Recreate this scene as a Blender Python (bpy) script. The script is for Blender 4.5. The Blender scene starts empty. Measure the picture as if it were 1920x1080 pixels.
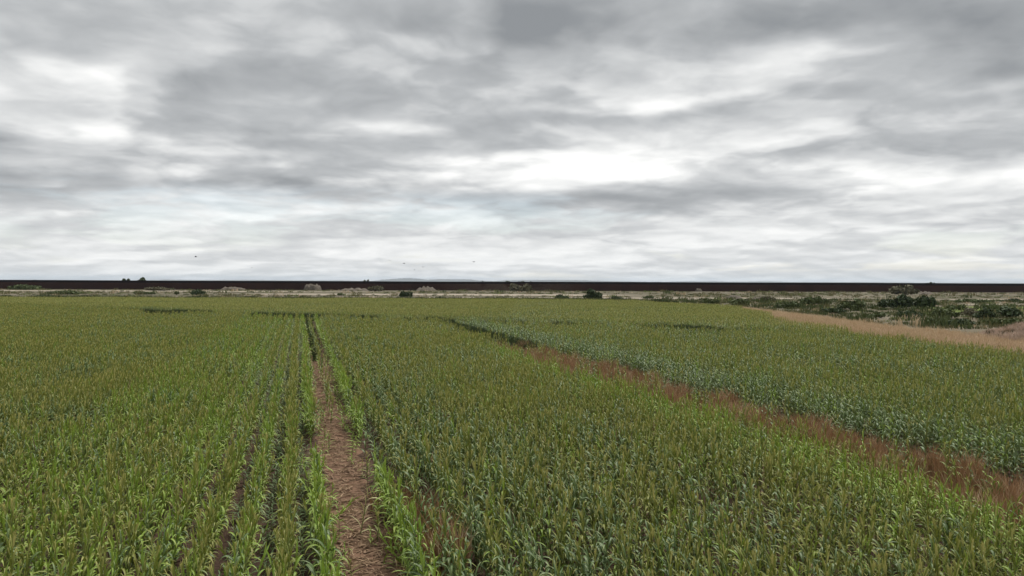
import bpy, bmesh, math, random
import numpy as np
from mathutils import Matrix, Vector, Euler

random.seed(7)
rng = np.random.default_rng(7)
R = math.radians
scene = bpy.context.scene
COL = scene.collection

# ------------------------------------------------------------------ camera
H = 6.0            # eye height of the drone camera
F = 1371.0         # focal length in pixels of a 1920 wide frame
cam_data = bpy.data.cameras.new('camera')
cam_data.sensor_width = 36.0
cam_data.lens = 36.0 * F / 1920.0
cam_data.clip_start = 0.1
cam_data.clip_end = 60000
cam = bpy.data.objects.new('camera', cam_data)
COL.objects.link(cam)
cam.matrix_world = Matrix.Translation((0, 0, H)) @ Matrix.Rotation(R(90 - 0.5), 4, 'X') @ Matrix.Rotation(R(0.2), 4, 'Z')
scene.camera = cam

# ------------------------------------------------------------------ look
scene.view_settings.view_transform = 'Standard'
scene.view_settings.look = 'None'
scene.view_settings.gamma = 1
scene.view_settings.use_curve_mapping = False
scene.view_settings.exposure = 1.12
scene.render.engine = 'CYCLES'
scene.cycles.max_bounces = 6
scene.cycles.diffuse_bounces = 2
scene.cycles.glossy_bounces = 2
scene.cycles.transmission_bounces = 3
scene.cycles.volume_bounces = 1
scene.cycles.use_denoising = True

SUN_EL, SUN_AZ = 58.0, 25.0     # degrees; azimuth clockwise from +Y (ahead of the camera)

# ------------------------------------------------------------------ node helper
class NB:
    def __init__(self, tree):
        self.t = tree
    def n(self, kind, **kw):
        nd = self.t.nodes.new(kind)
        for k, v in kw.items():
            setattr(nd, k, v)
        return nd
    def link(self, a, b):
        self.t.links.new(a, b)
    def put(self, sock, v):
        if hasattr(v, 'is_output'):
            self.link(v, sock)
        else:
            sock.default_value = v
    def m(self, op, a, b=None, c=None, clamp=False):
        nd = self.n('ShaderNodeMath', operation=op, use_clamp=clamp)
        self.put(nd.inputs[0], a)
        if b is not None: self.put(nd.inputs[1], b)
        if c is not None: self.put(nd.inputs[2], c)
        return nd.outputs[0]
    def vm(self, op, a, b=None):
        nd = self.n('ShaderNodeVectorMath', operation=op)
        self.put(nd.inputs[0], a)
        if b is not None: self.put(nd.inputs[1], b)
        return nd.outputs[0]
    def xyz(self, x, y, z):
        nd = self.n('ShaderNodeCombineXYZ')
        for i, v in enumerate((x, y, z)): self.put(nd.inputs[i], v)
        return nd.outputs[0]
    def sep(self, v):
        nd = self.n('ShaderNodeSeparateXYZ'); self.link(v, nd.inputs[0])
        return nd.outputs
    def noise(self, vec, scale, detail=4, rough=0.5, dist=0.0):
        nd = self.n('ShaderNodeTexNoise')
        if vec is not None: self.link(vec, nd.inputs['Vector'])
        nd.inputs['Scale'].default_value = scale
        nd.inputs['Detail'].default_value = detail
        nd.inputs['Roughness'].default_value = rough
        nd.inputs['Distortion'].default_value = dist
        return nd.outputs['Fac']
    def ramp(self, fac, stops, interp='LINEAR'):
        nd = self.n('ShaderNodeValToRGB')
        cr = nd.color_ramp; cr.interpolation = interp
        while len(cr.elements) < len(stops): cr.elements.new(0.5)
        for e, (p, c) in zip(cr.elements, stops):
            e.position = p; e.color = (*c, 1)
        self.link(fac, nd.inputs[0])
        return nd.outputs[0]
    def mix(self, fac, a, b, blend='MIX'):
        nd = self.n('ShaderNodeMix', data_type='RGBA', blend_type=blend)
        self.put(nd.inputs['Factor'], fac)
        for s, v in (('A', a), ('B', b)):
            k = [i for i in nd.inputs if i.name == s and i.type == 'RGBA'][0]
            if isinstance(v, tuple): k.default_value = (*v, 1)
            else: self.link(v, k)
        return [o for o in nd.outputs if o.type == 'RGBA'][0]
    def mapr(self, v, a, b, c=0.0, d=1.0, smooth=True):
        nd = self.n('ShaderNodeMapRange', interpolation_type='SMOOTHSTEP' if smooth else 'LINEAR')
        self.link(v, nd.inputs[0])
        for i, x in enumerate((a, b, c, d)): nd.inputs[i + 1].default_value = x
        return nd.outputs[0]

# ------------------------------------------------------------------ world: broken stratocumulus deck under a clear sky
world = bpy.data.worlds.new('World')
scene.world = world
world.use_nodes = True
wt = world.node_tree
wt.nodes.clear()
w = NB(wt)
tc = w.n('ShaderNodeTexCoord')
d = w.vm('NORMALIZE', tc.outputs['Generated'])
dx, dy, dz = w.sep(d)
zc = w.m('MAXIMUM', dz, 0.0)
inv = w.m('DIVIDE', 1.0, w.m('ADD', zc, 0.15))
P = w.xyz(w.m('MULTIPLY', dx, inv), w.m('MULTIPLY', dy, inv), 9.1)       # the cloud deck seen from below
warp = w.n('ShaderNodeTexNoise'); w.link(P, warp.inputs['Vector'])
warp.inputs['Scale'].default_value = 1.6; warp.inputs['Detail'].default_value = 4; warp.inputs['Roughness'].default_value = 0.5
wv = w.vm('SUBTRACT', warp.outputs['Color'], (0.5, 0.5, 0.5))
sc = w.n('ShaderNodeVectorMath', operation='SCALE'); w.link(wv, sc.inputs[0]); sc.inputs['Scale'].default_value = 0.35
Pw = w.vm('ADD', P, sc.outputs[0])
def deck(p):                                    # lumpy cloud thickness: broad swells with puffs on them
    big = w.noise(p, 0.8, 6, 0.47)
    puff = w.m('ABSOLUTE', w.m('SUBTRACT', w.noise(p, 1.55, 4, 0.45), 0.5))
    return w.m('MULTIPLY_ADD', puff, -0.55, big)
n1 = deck(Pw)
n2 = deck(w.vm('ADD', Pw, (0.04, 0.13, 0.0)))
rel = w.m('SUBTRACT', n1, n2)
nf = w.m('MULTIPLY_ADD', w.m('ABSOLUTE', w.m('SUBTRACT', w.noise(Pw, 2.7, 3, 0.5), 0.5)), -1.1, w.m('MULTIPLY_ADD', w.noise(Pw, 5.5, 6, 0.62), 0.6, 0.33))
az = w.m('ARCTAN2', dx, dy)
el = w.m('ARCSINE', dz)
wx, wy, wz = w.sep(wv)
azw = w.m('MULTIPLY_ADD', wx, 0.36, az)
elw = w.m('MULTIPLY_ADD', wy, 0.085, el)
# cloud masses of this sky: azimuth, elevation, half widths (radians), darkness
def pix(x, y): return math.atan((x - 960) / F), math.atan((528 - y) / F)
masses = [(1330, 75, 170, 40, .08), (1660, 85, 260, 32, .12), (1070, 40, 130, 95, .34), (1720, 55, 330, 50, .26), (400, 170, 330, 75, .20), (60, 110, 250, 70, .12), (330, 20, 330, 60, .14), (840, 70, 130, 60, .14),
          (1890, 160, 120, 45, .15), (1060, 374, 330, 20, .30), (620, 362, 150, 18, .24), (1290, 222, 170, 28, .08),
          (200, 372, 190, 22, .22), (40, 315, 130, 25, .22), (1400, 300, 330, 22, .04), (1750, 425, 260, 14, .14), (560, 410, 300, 9, .10), (880, 230, 90, 30, .14),
          (1050, 318, 290, 24, -.34), (1540, 125, 230, 14, -.05), (1250, 130, 90, 36, -.08), (760, 250, 80, 20, -.34),
          (115, 195, 50, 32, -.30), (600, 70, 110, 30, -.12), (1230, 205, 240, 13, -.26), (1700, 355, 260, 20, -.26), (330, 288, 240, 16, -.26), (560, 330, 60, 14, -.22), (1850, 215, 100, 14, -.2)]
tot = None
for (x, y, rx, ry, amt) in masses:
    a0, e0 = pix(x, y); ra, re = rx / F, ry / F
    a = w.m('MULTIPLY_ADD', azw, 1 / ra, -a0 / ra)
    e = w.m('MULTIPLY_ADD', elw, 1 / re, -e0 / re)
    g = w.m('MULTIPLY_ADD', a, a, w.m('MULTIPLY', e, e))
    g = w.m('POWER', 2.718, w.m('MULTIPLY', g, -1.0))
    tot = w.m('MULTIPLY', g, amt) if tot is None else w.m('MULTIPLY_ADD', g, amt, tot)
dark = w.m('MULTIPLY_ADD', w.m('SUBTRACT', n1, 0.44), 0.50, 0.395)
dark = w.m('MULTIPLY_ADD', rel, 1.5, dark)
dark = w.m('MULTIPLY_ADD', w.m('SUBTRACT', nf, 0.5), 0.48, dark)
dark = w.m('MULTIPLY_ADD', w.m('SUBTRACT', w.mapr(w.m('MULTIPLY_ADD', w.m('SUBTRACT', nf, 0.5), 0.10, n1), 0.42, 0.50), 0.5), 0.13, dark)   # firmer cloud edges
dark = w.m('MULTIPLY_ADD', tot, 1.25, dark)
hz = w.mapr(el, 0.02, 0.17, 0.0, 1.0)          # far clouds: thinner looking, paler
dark = w.m('MULTIPLY', dark, w.m('MULTIPLY_ADD', hz, 0.47, 0.53))
cloud = w.ramp(dark, [(0.0, (0.93, 0.93, 0.915)), (0.16, (0.79, 0.795, 0.79)), (0.34, (0.60, 0.61, 0.615)),
                      (0.55, (0.445, 0.46, 0.47)), (0.80, (0.325, 0.34, 0.352)), (1.0, (0.25, 0.265, 0.28))])
sky = w.n('ShaderNodeTexSky', sky_type='NISHITA')
sky.sun_disc = False
sky.sun_elevation = R(SUN_EL); sky.sun_rotation = R(SUN_AZ)
bg1 = w.n('ShaderNodeBackground'); w.link(sky.outputs[0], bg1.inputs[0]); bg1.inputs[1].default_value = 0.085
bg2 = w.n('ShaderNodeBackground'); w.link(cloud, bg2.inputs[0]); bg2.inputs[1].default_value = 0.52
gap = w.mapr(w.noise(Pw, 0.9, 5, 0.6), 0.52, 0.66, 1.0, 0.78)   # a little clear sky between the far clouds
gap = w.m('MAXIMUM', gap, w.mapr(el, 0.05, 0.13, 0.0, 1.0))
mx = w.n('ShaderNodeMixShader')
w.link(gap, mx.inputs[0]); w.link(bg1.outputs[0], mx.inputs[1]); w.link(bg2.outputs[0], mx.inputs[2])
wo = w.n('ShaderNodeOutputWorld'); w.link(mx.outputs[0], wo.inputs['Surface'])

# ------------------------------------------------------------------ sun (behind the cloud deck)
sd = bpy.data.lights.new('sun', 'SUN')
sd.energy = 1.5; sd.angle = R(10); sd.color = (1.0, 0.96, 0.90)
sun = bpy.data.objects.new('sun', sd); COL.objects.link(sun)
sdir = Vector((math.sin(R(SUN_AZ)) * math.cos(R(SUN_EL)), math.cos(R(SUN_AZ)) * math.cos(R(SUN_EL)), math.sin(R(SUN_EL))))
sun.rotation_euler = sdir.to_track_quat('Z', 'Y').to_euler()
sun.location = sdir * 100

# ------------------------------------------------------------------ helpers
def tag(o, label=None, cat=None, group=None, kind=None):
    if label: o['label'] = label
    if cat: o['category'] = cat
    if group: o['group'] = group
    if kind: o['kind'] = kind
    return o
def mesh_obj(name, verts, faces, mats=(), parent=None, link=True, smooth=False, mi=None, uv=None):
    me = bpy.data.meshes.new(name)
    me.from_pydata([tuple(v) for v in verts], [], faces)
    for m_ in mats: me.materials.append(m_)
    if mi is not None: me.polygons.foreach_set('material_index', mi)
    if smooth: me.polygons.foreach_set('use_smooth', [True] * len(me.polygons))
    if uv is not None:
        lay = me.uv_layers.new(name='UVMap')
        idx = np.empty(len(me.loops), dtype=np.int32); me.loops.foreach_get('vertex_index', idx)
        lay.data.foreach_set('uv', np.asarray(uv, dtype=np.float32)[idx].ravel())
    me.update()
    o = bpy.data.objects.new(name, me)
    if link: COL.objects.link(o)
    if parent: o.parent = parent
    return o
def empty(name, loc, rz=0.0):
    o = bpy.data.objects.new(name, None); COL.objects.link(o)
    o.location = loc; o.rotation_euler = (0, 0, rz); o.empty_display_size = 0.3
    return o
def hor(px): return 528 + (px - 960) * 0.0035
def ground_at(px, py, z=0.0):
    Y = (H - z) * F / (py - hor(px))
    return ((px - 960) / F * Y, Y)
def patch(x, y, size, seed):
    r = np.random.default_rng(seed); s = 0
    for k in range(6):
        a = r.uniform(0, 2 * math.pi); f = 2 * math.pi / size * r.uniform(0.6, 1.8); p = r.uniform(0, 6.28)
        s = s + np.sin((x * math.cos(a) + y * math.sin(a)) * f + p)
    return s / 3.2      # about -1..1

# ------------------------------------------------------------------ materials
def new_mat(name):
    m = bpy.data.materials.new(name); m.use_nodes = True
    m.node_tree.nodes.clear()
    return m, NB(m.node_tree)
def finish(b, shader, disp=None):
    o = b.n('ShaderNodeOutputMaterial'); b.link(shader, o.inputs['Surface'])
def principled(b, col, rough=0.8, spec=0.3, normal=None):
    p = b.n('ShaderNodeBsdfPrincipled')
    if isinstance(col, tuple): p.inputs['Base Color'].default_value = (*col, 1)
    else: b.link(col, p.inputs['Base Color'])
    if isinstance(rough, float): p.inputs['Roughness'].default_value = rough
    else: b.link(rough, p.inputs['Roughness'])
    p.inputs['Specular IOR Level'].default_value = spec
    if normal is not None: b.link(normal, p.inputs['Normal'])
    return p.outputs[0]
def leaf_mat(name, c0, c1, tip, trans=0.16, rough=0.42, spec=0.45, rib=(0.30, 0.34, 0.16)):
    m, b = new_mat(name)
    oi = b.n('ShaderNodeObjectInfo')
    geo = b.n('ShaderNodeNewGeometry')
    pn = b.noise(geo.outputs['Position'], 0.16, 3, 0.6)
    f = b.m('ADD', b.m('MULTIPLY', oi.outputs['Random'], 0.6), b.m('MULTIPLY_ADD', pn, 1.2, -0.35), clamp=True)
    col = b.mix(f, c0, c1)
    uv = b.n('ShaderNodeUVMap')
    u, v, _ = b.sep(uv.outputs[0])
    tipf = b.m('MULTIPLY', b.mapr(v, 0.55, 1.0), b.mapr(oi.outputs['Random'], 0.1, 0.9, 0.15, 0.9))
    col = b.mix(tipf, col, tip)
    ribf = b.mapr(b.m('ABSOLUTE', b.m('SUBTRACT', u, 0.5)), 0.03, 0.12, 0.75, 0.0)
    col = b.mix(ribf, col, rib)
    ps = principled(b, col, rough, spec)
    tr = b.n('ShaderNodeBsdfTranslucent')
    b.link(b.mix(1.0, col, (1.0, 1.0, 0.5), 'MULTIPLY'), tr.inputs[0])
    mxs = b.n('ShaderNodeMixShader'); mxs.inputs[0].default_value = trans
    b.link(ps, mxs.inputs[1]); b.link(tr.outputs[0], mxs.inputs[2])
    finish(b, mxs.outputs[0])
    return m
def plain_mat(name, c0, c1, scale=3.0, rough=0.85, spec=0.2, bump=0.0, bscale=30.0):
    m, b = new_mat(name)
    geo = b.n('ShaderNodeNewGeometry'); oi = b.n('ShaderNodeObjectInfo')
    f = b.m('MULTIPLY_ADD', oi.outputs['Random'], 0.4, b.m('MULTIPLY_ADD', b.noise(geo.outputs['Position'], scale, 5, 0.6), 1.6, -0.5), clamp=True)
    col = b.mix(f, c0, c1)
    nrm = None
    if bump:
        bp = b.n('ShaderNodeBump'); bp.inputs['Strength'].default_value = bump; bp.inputs['Distance'].default_value = 0.03
        b.link(b.noise(geo.outputs['Position'], bscale, 6, 0.65), bp.inputs['Height']); nrm = bp.outputs[0]
    finish(b, principled(b, col, rough, spec, nrm))
    return m

M = {}
M['olive'] = leaf_mat('leaf_olive', (0.160, 0.205, 0.044), (0.230, 0.240, 0.054), (0.54, 0.49, 0.17), spec=.2, rough=.5)
M['blue'] = leaf_mat('leaf_bluegreen', (0.068, 0.122, 0.045), (0.112, 0.170, 0.054), (0.30, 0.34, 0.13), rough=0.5, spec=0.25)
M['bright'] = leaf_mat('leaf_bright', (0.185, 0.300, 0.046), (0.275, 0.385, 0.060), (0.44, 0.49, 0.12), spec=.22, rough=.5)
M['dryleaf'] = leaf_mat('leaf_dry', (0.40, 0.33, 0.19), (0.30, 0.21, 0.11), (0.46, 0.38, 0.24), rib=(0.45, 0.38, 0.25), rough=0.7, spec=0.2)
M['lone'] = leaf_mat('leaf_half_dry', (0.42, 0.42, 0.20), (0.50, 0.45, 0.25), (0.70, 0.60, 0.40), rib=(0.5, 0.48, 0.3), rough=.6, spec=.2)
M['stalk'] = plain_mat('stalk_green', (0.11, 0.15, 0.045), (0.19, 0.20, 0.07), 4.0, 0.6)
M['drystalk'] = plain_mat('stalk_dry', (0.40, 0.32, 0.19), (0.28, 0.19, 0.10), 4.0, 0.8)
M['tassel'] = plain_mat('tassel', (0.58, 0.51, 0.19), (0.44, 0.43, 0.14), 0.2, 0.8)
M['weed'] = plain_mat('dry_weed', (0.28, 0.150, 0.078), (0.46, 0.31, 0.175), 0.9, 0.9)
M['green_weed'] = plain_mat('green_weed', (0.15, 0.20, 0.055), (0.22, 0.25, 0.08), 0.5, 0.8)
M['tan'] = plain_mat('tan_grass', (0.68, 0.51, 0.35), (0.56, 0.44, 0.27), 0.10, 0.9)
M['pale'] = plain_mat('pale_weed', (0.66, 0.53, 0.43), (0.50, 0.37, 0.29), 0.3, 0.9)
M['straw'] = plain_mat('straw', (0.46, 0.33, 0.21), (0.19, 0.115, 0.075), 1.5, 0.9)
M['scrubgrass'] = plain_mat('scrub_grass', (0.10, 0.12, 0.045), (0.24, 0.20, 0.10), 0.05, 0.9)
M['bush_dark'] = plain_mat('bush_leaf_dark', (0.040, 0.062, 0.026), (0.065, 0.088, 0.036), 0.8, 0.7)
M['bush_mid'] = plain_mat('bush_leaf_mid', (0.070, 0.095, 0.034), (0.105, 0.125, 0.045), 0.8, 0.7)
M['bush_grey'] = plain_mat('bush_leaf_grey', (0.11, 0.105, 0.062), (0.16, 0.145, 0.09), 0.8, 0.8)
M['bark'] = plain_mat('bark', (0.07, 0.052, 0.036), (0.11, 0.085, 0.06), 3.0, 0.9)
M['steel'] = plain_mat('weathered_steel', (0.030, 0.0135, 0.0105), (0.050, 0.021, 0.015), 0.06, 0.85, 0.2)
M['steel_plate'] = plain_mat('weathered_plate', (0.008, 0.005, 0.005), (0.014, 0.008, 0.008), 0.05, 0.85, 0.2)
M['bird'] = plain_mat('bird_feathers', (0.03, 0.03, 0.03), (0.05, 0.045, 0.04), 5.0, 0.8)
M['heap'] = plain_mat('heap_gravel', (0.19, 0.165, 0.135), (0.09, 0.075, 0.058), 0.7, 0.95, 0.1, 0.8, 4.0)
M['hill'] = plain_mat('hill_rock', (0.10, 0.09, 0.07), (0.14, 0.12, 0.09), 0.002, 0.95, 0.1)

def ground_mat():
    m, b = new_mat('scrub_ground')
    geo = b.n('ShaderNodeNewGeometry')
    pos = b.vm('MULTIPLY', geo.outputs['Position'], (0.35, 1.0, 1.0))
    a = b.noise(pos, 0.045, 6, 0.62)
    c = b.noise(geo.outputs['Position'], 0.6, 6, 0.65)
    col = b.ramp(b.m('MULTIPLY_ADD', c, 0.35, b.m('SUBTRACT', a, 0.17)), [(0.30, (0.065, 0.068, 0.034)), (0.46, (0.105, 0.095, 0.058)), (0.60, (0.17, 0.145, 0.105)), (0.78, (0.28, 0.245, 0.195))])
    bp = b.n('ShaderNodeBump'); bp.inputs['Strength'].default_value = 0.5; bp.inputs['Distance'].default_value = 0.1
    b.link(c, bp.inputs['Height'])
    finish(b, principled(b, col, 0.95, 0.1, bp.outputs[0]))
    return m
def soil_mat(name, c):
    m, b = new_mat(name)
    geo = b.n('ShaderNodeNewGeometry')
    a = b.noise(geo.outputs['Position'], 0.7, 6, 0.6)
    f = b.noise(geo.outputs['Position'], 14, 8, 0.7)
    col = b.ramp(b.m('MULTIPLY_ADD', f, 0.6, b.m('MULTIPLY', a, 0.45)), [(0.30, tuple(x * 0.45 for x in c)), (0.52, c), (0.75, tuple(min(1, x * 1.5) for x in c))])
    bp = b.n('ShaderNodeBump'); bp.inputs['Strength'].default_value = 1.0; bp.inputs['Distance'].default_value = 0.06
    b.link(f, bp.inputs['Height'])
    finish(b, principled(b, col, 0.95, 0.1, bp.outputs[0]))
    return m
M['ground'] = ground_mat()
M['soil'] = soil_mat('field_soil', (0.085, 0.054, 0.038))
M['track'] = soil_mat('track_dirt', (0.33, 0.285, 0.225))
M['litter'] = soil_mat('litter_soil', (0.20, 0.122, 0.08))
M['margin'] = soil_mat('margin_soil', (0.27, 0.18, 0.12))

# ------------------------------------------------------------------ field geometry
A = R(16.2)                                   # heading of the rows, to the left of the view
UX, UY = -math.sin(A), math.cos(A)            # along the rows
VX, VY = math.cos(A), math.sin(A)             # across the rows, to the right
ROW = 0.68
def head_y(x): return 98.1 - 0.517 * x        # turning strip where the long rows end
X_RIGHT, Y_FAR = 36.5, 211.0
def right_x(y_): return X_RIGHT + np.clip(y_ - 95, 0, 55) * .20 - np.maximum(0, y_ - 150) * .30

# ------------------------------------------------------------------ the setting: ground sheets
def sheet(name, pts, z, mat, kind='structure'):
    o = mesh_obj(name, [(x, y, z) for x, y in pts], [tuple(range(len(pts)))], [mat])
    tag(o, kind=kind)
    return o
G = 27000
tag(mesh_obj('ground', [(-G, -600, 0), (G, -600, 0), (G, G, 0), (-G, G, 0)], [(0, 1, 2, 3)], [M['ground']]), kind='structure')
sheet('field_soil', [(-260, -40), (X_RIGHT, -40), (X_RIGHT, 95), (X_RIGHT + 11, 150), (X_RIGHT, Y_FAR - 26), (28, Y_FAR), (-260, Y_FAR + 4)], 0.006, M['soil'])
def along(v0, v1, u0, u1): return [(UX * u + VX * v, UY * u + VY * v) for u, v in ((u0, v0), (u0, v1), (u1, v1), (u1, v0))]
def ragged_strip(name, v0, v1, u0, u1, z, mat, seed):
    r = np.random.default_rng(seed); us = np.arange(u0, u1, .35); n_ = len(us)
    a = v0 + .12 * np.sin(us * .9) + .10 * np.sin(us * 2.3 + 1) + r.normal(0, .09, n_)
    c = v1 + .12 * np.sin(us * .7 + 2) + .10 * np.sin(us * 2.9) + r.normal(0, .09, n_)
    V = [(UX * u + VX * q_, UY * u + VY * q_, z) for u, q_ in zip(us, a)] + [(UX * u + VX * q_, UY * u + VY * q_, z) for u, q_ in zip(us, c)]
    return tag(mesh_obj(name, V, [(i, i + n_, i + n_ + 1, i + 1) for i in range(n_ - 1)], [mat]), kind='structure')
ragged_strip('bare_strip', 0.66, 1.94, -20, 60, 0.012, M['litter'], 1)
ragged_strip('weed_strip', 16.2, 19.7, -10, 70, 0.012, M['litter'], 2)
sheet('field_margin', [(X_RIGHT + .2, 20), (X_RIGHT + 14, 20), (X_RIGHT + 14, 105), (X_RIGHT + 12.2, 150), (X_RIGHT + 11.2, 150), (X_RIGHT + .2, 95)], 0.012, M['margin'])
sheet('grass_patch', [(88, 150), (150, 150), (170, 186), (118, 188), (96, 176)], 0.012, soil_mat('green_turf', (0.15, 0.19, 0.055)))
def wavy_track(name, x0, x1, yc, wd, z, seed):
    r = np.random.default_rng(seed); xs = np.linspace(x0, x1, 60)
    wd = wd * np.clip(np.minimum(xs - x0, x1 - xs) / (x1 - x0) * 5, 0.02, 1)
    up = yc + wd / 2 + 2.0 * np.sin(xs / 37 + seed) + r.normal(0, 1, 60) * wd * .10
    lo = yc - wd / 2 + 2.0 * np.sin(xs / 29 + seed * 2) + r.normal(0, 1, 60) * wd * .14
    v = [(x, y, z) for x, y in zip(xs, up)] + [(x, y, z) for x, y in zip(xs, lo)]
    f = [(i + 60, i + 61, i + 1, i) for i in range(59)]
    return tag(mesh_obj(name, v, f, [M['track']]), kind='structure')
wavy_track('dirt_track', -420, -80, 408, 30, 0.02, 1)
wavy_track('dirt_track', -130, 60, 330, 34, 0.02, 2)
wavy_track('dirt_track', -90, 150, 275, 16, 0.03, 5)
wavy_track('dirt_track', 150, 330, 268, 14, 0.02, 3)
wavy_track('dirt_track', 100, 260, 205, 7, 0.02, 4)

# far hills beyond the wall
def ridge(name, pts, Y, depth, seed):
    r = np.random.default_rng(seed)
    xs, hs = [], []
    for (p0, h0), (p1, h1) in zip(pts[:-1], pts[1:]):
        for t in np.linspace(0, 1, 10, endpoint=False):
            xs.append((p0 + (p1 - p0) * t - 960) / F * Y)
            hs.append(max(0, h0 + (h1 - h0) * t + r.normal(0, 0.18)) * Y / F)
    n = len(xs); V = []
    prof = [(-1, 0), (-.55, .45), (-.25, .85), (0, 1), (.4, .8), (1, 0)]
    for (t, k) in prof:
        for x, h in zip(xs, hs):
            V.append((x, Y + t * depth + r.normal(0, depth * .06), (h + H) * k * (1 if k in (0, 1) else r.uniform(.85, 1.1)) - (1.0 if k == 0 else 0)))
    Fc = [(j * n + i, j * n + i + 1, (j + 1) * n + i + 1, (j + 1) * n + i) for j in range(len(prof) - 1) for i in range(n - 1)]
    V = [(x, y, max(z, -0.5)) for x, y, z in V]
    return tag(mesh_obj(name, V, Fc, [M['hill']]), kind='structure')
ridge('hills', [(690, 0), (720, 3), (745, 5), (765, 6), (785, 5), (800, 3), (825, 4.5), (850, 4.2), (880, 4), (900, 2), (925, 1), (950, 2.5), (990, 3.2), (1040, 3.4), (1090, 3.2), (1130, 2), (1180, 1.2), (1240, 0)], 24000, 900, 3)
ridge('hills', [(250, 0), (320, 1.6), (380, 1.2), (470, 1.8), (560, 0.8), (640, 1.5), (700, 0)], 25000, 700, 5)
ridge('hills', [(1230, 0.5), (1300, 1.8), (1360, 1.4), (1440, 1.9), (1500, 1.0), (1600, 1.5), (1750, .8), (1900, 1.2), (2050, 0)], 25000, 700, 6)

# ------------------------------------------------------------------ steel bollard wall
WALL_Y, WALL_H, PW = 480.0, 5.95, 6.0
def box(V, Fc, x0, x1, y0, y1, z0, z1):
    s = len(V)
    V += [(x0, y0, z0), (x1, y0, z0), (x1, y1, z0), (x0, y1, z0), (x0, y0, z1), (x1, y0, z1), (x1, y1, z1), (x0, y1, z1)]
    Fc += [(s, s + 1, s + 5, s + 4), (s + 1, s + 2, s + 6, s + 5), (s + 2, s + 3, s + 7, s + 6), (s + 3, s, s + 4, s + 7), (s + 4, s + 5, s + 6, s + 7), (s + 3, s + 2, s + 1, s)]
V, Fc = [], []
for k in range(24):
    x = (k + 0.5) * PW / 24
    box(V, Fc, x - 0.114, x + 0.114, -0.114, 0.114, -0.05, WALL_H - 1.45)
panel_src = mesh_obj('panel', V, Fc, [M['steel']], link=False)
V, Fc = [], []
box(V, Fc, 0.02, PW - 0.02, -0.125, 0.125, WALL_H - 1.5, WALL_H)
box(V, Fc, 0.02, PW - 0.02, -0.15, -0.125, WALL_H - 0.12, WALL_H - 0.02)
plate_src = mesh_obj('top_plate', V, Fc, [M['steel_plate']], link=False)
V, Fc = [], []
box(V, Fc, 0.0, PW, -0.30, 0.30, -0.05, 0.22)
foot_src = mesh_obj('footing', V, Fc, [M['heap']], link=False)
wall = empty('border_wall', (0, WALL_Y, 0))
tag(wall, 'long dark rust-brown steel bollard wall running across the whole far side', 'wall')
for k in range(-72, 72):
    p = panel_src.copy(); COL.objects.link(p); p.parent = wall; p.location = (k * PW, 0, 0.05 * math.sin(k * .21) + 0.06 * math.sin(k * .07))
    q = plate_src.copy(); COL.objects.link(q); q.parent = p

# ------------------------------------------------------------------ bushes and trees
def leaf_cloud(lobes, n, size, seed, aspect=0.7):
    r = np.random.default_rng(seed); V, Fc = [], []
    vol = np.array([l[3] * l[4] * l[5] for l in lobes]); vol = vol / vol.sum()
    for i in range(n):
        l = lobes[r.choice(len(lobes), p=vol)]
        dv = r.normal(size=3); dv /= np.linalg.norm(dv)
        rad = r.uniform(0.35, 1.0) ** 0.5
        c = np.array(l[:3]) + dv * rad * np.array(l[3:6])
        if c[2] < 0.03: c[2] = r.uniform(0.03, 0.25)
        nrm = dv + r.normal(0, 0.7, 3); nrm /= np.linalg.norm(nrm)
        t = np.cross(nrm, r.normal(size=3)); t /= np.linalg.norm(t) + 1e-6
        b_ = np.cross(nrm, t)
        s = size * r.uniform(0.4, 1.5)
        k = len(V)
        V += [c - t * s - b_ * s * aspect * .3, c + b_ * s * aspect * .8 - t * s * .1, c + t * s, c - b_ * s * aspect]
        Fc.append((k, k + 1, k + 2, k + 3))
    return V, Fc
def tube(V, Fc, pts, radii, sides=5):
    s = len(V)
    for i, (p, r_) in enumerate(zip(pts, radii)):
        p = Vector(p)
        dirv = (Vector(pts[min(i + 1, len(pts) - 1)]) - Vector(pts[max(i - 1, 0)])).normalized()
        a = dirv.orthogonal().normalized(); b_ = dirv.cross(a)
        for k in range(sides):
            t = 2 * math.pi * k / sides
            V.append(tuple(p + (a * math.cos(t) + b_ * math.sin(t)) * r_))
    for i in range(len(pts) - 1):
        for k in range(sides):
            Fc.append((s + i * sides + k, s + i * sides + (k + 1) % sides, s + (i + 1) * sides + (k + 1) % sides, s + (i + 1) * sides + k))
def plant_woody(name, label, cat, x, y, wd, ht, mat, seed, group=None, tree=False, dens=1.0):
    r = np.random.default_rng(seed)
    o = empty(name, (x, y, 0)); tag(o, label, cat, group)
    lobes = []
    base = ht * (0.35 if tree else 0.12)
    nl = 8 + int(wd / ht * 3)
    for i in range(nl):
        cx = r.uniform(-.5, .5) * wd * .72; cy = r.uniform(-.35, .35) * min(wd, ht * 2)
        hh = ht * r.uniform(.45, 1.0) * (1 - 0.25 * abs(cx) / (wd / 2 + 1e-6))
        rz_ = (hh - base) / 2
        lobes.append((cx, cy, base + rz_, wd * r.uniform(.10, .22), wd * r.uniform(.10, .20), rz_))
    n = int(min(900, 260 + 60 * wd) * dens)
    size = max(0.10, 0.085 * (wd * ht) ** .5)
    V, Fc = leaf_cloud(lobes, n, size, seed)
    mesh_obj('crown' if tree else 'foliage', V, Fc, [mat], o)
    V, Fc = [], []
    for l in lobes[:5]:
        b0 = (l[0] * .12, l[1] * .12, -0.05)
        tube(V, Fc, [b0, (l[0] * .35, l[1] * .35, base * .8 + .1), (l[0] * .9, l[1] * .9, l[2])], [.03 * ht * .6 + .01, .02 * ht * .6 + .01, .008], 5)
    mesh_obj('trunk' if tree else 'stem', V, Fc, [M['bark']], o)
    return o
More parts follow.
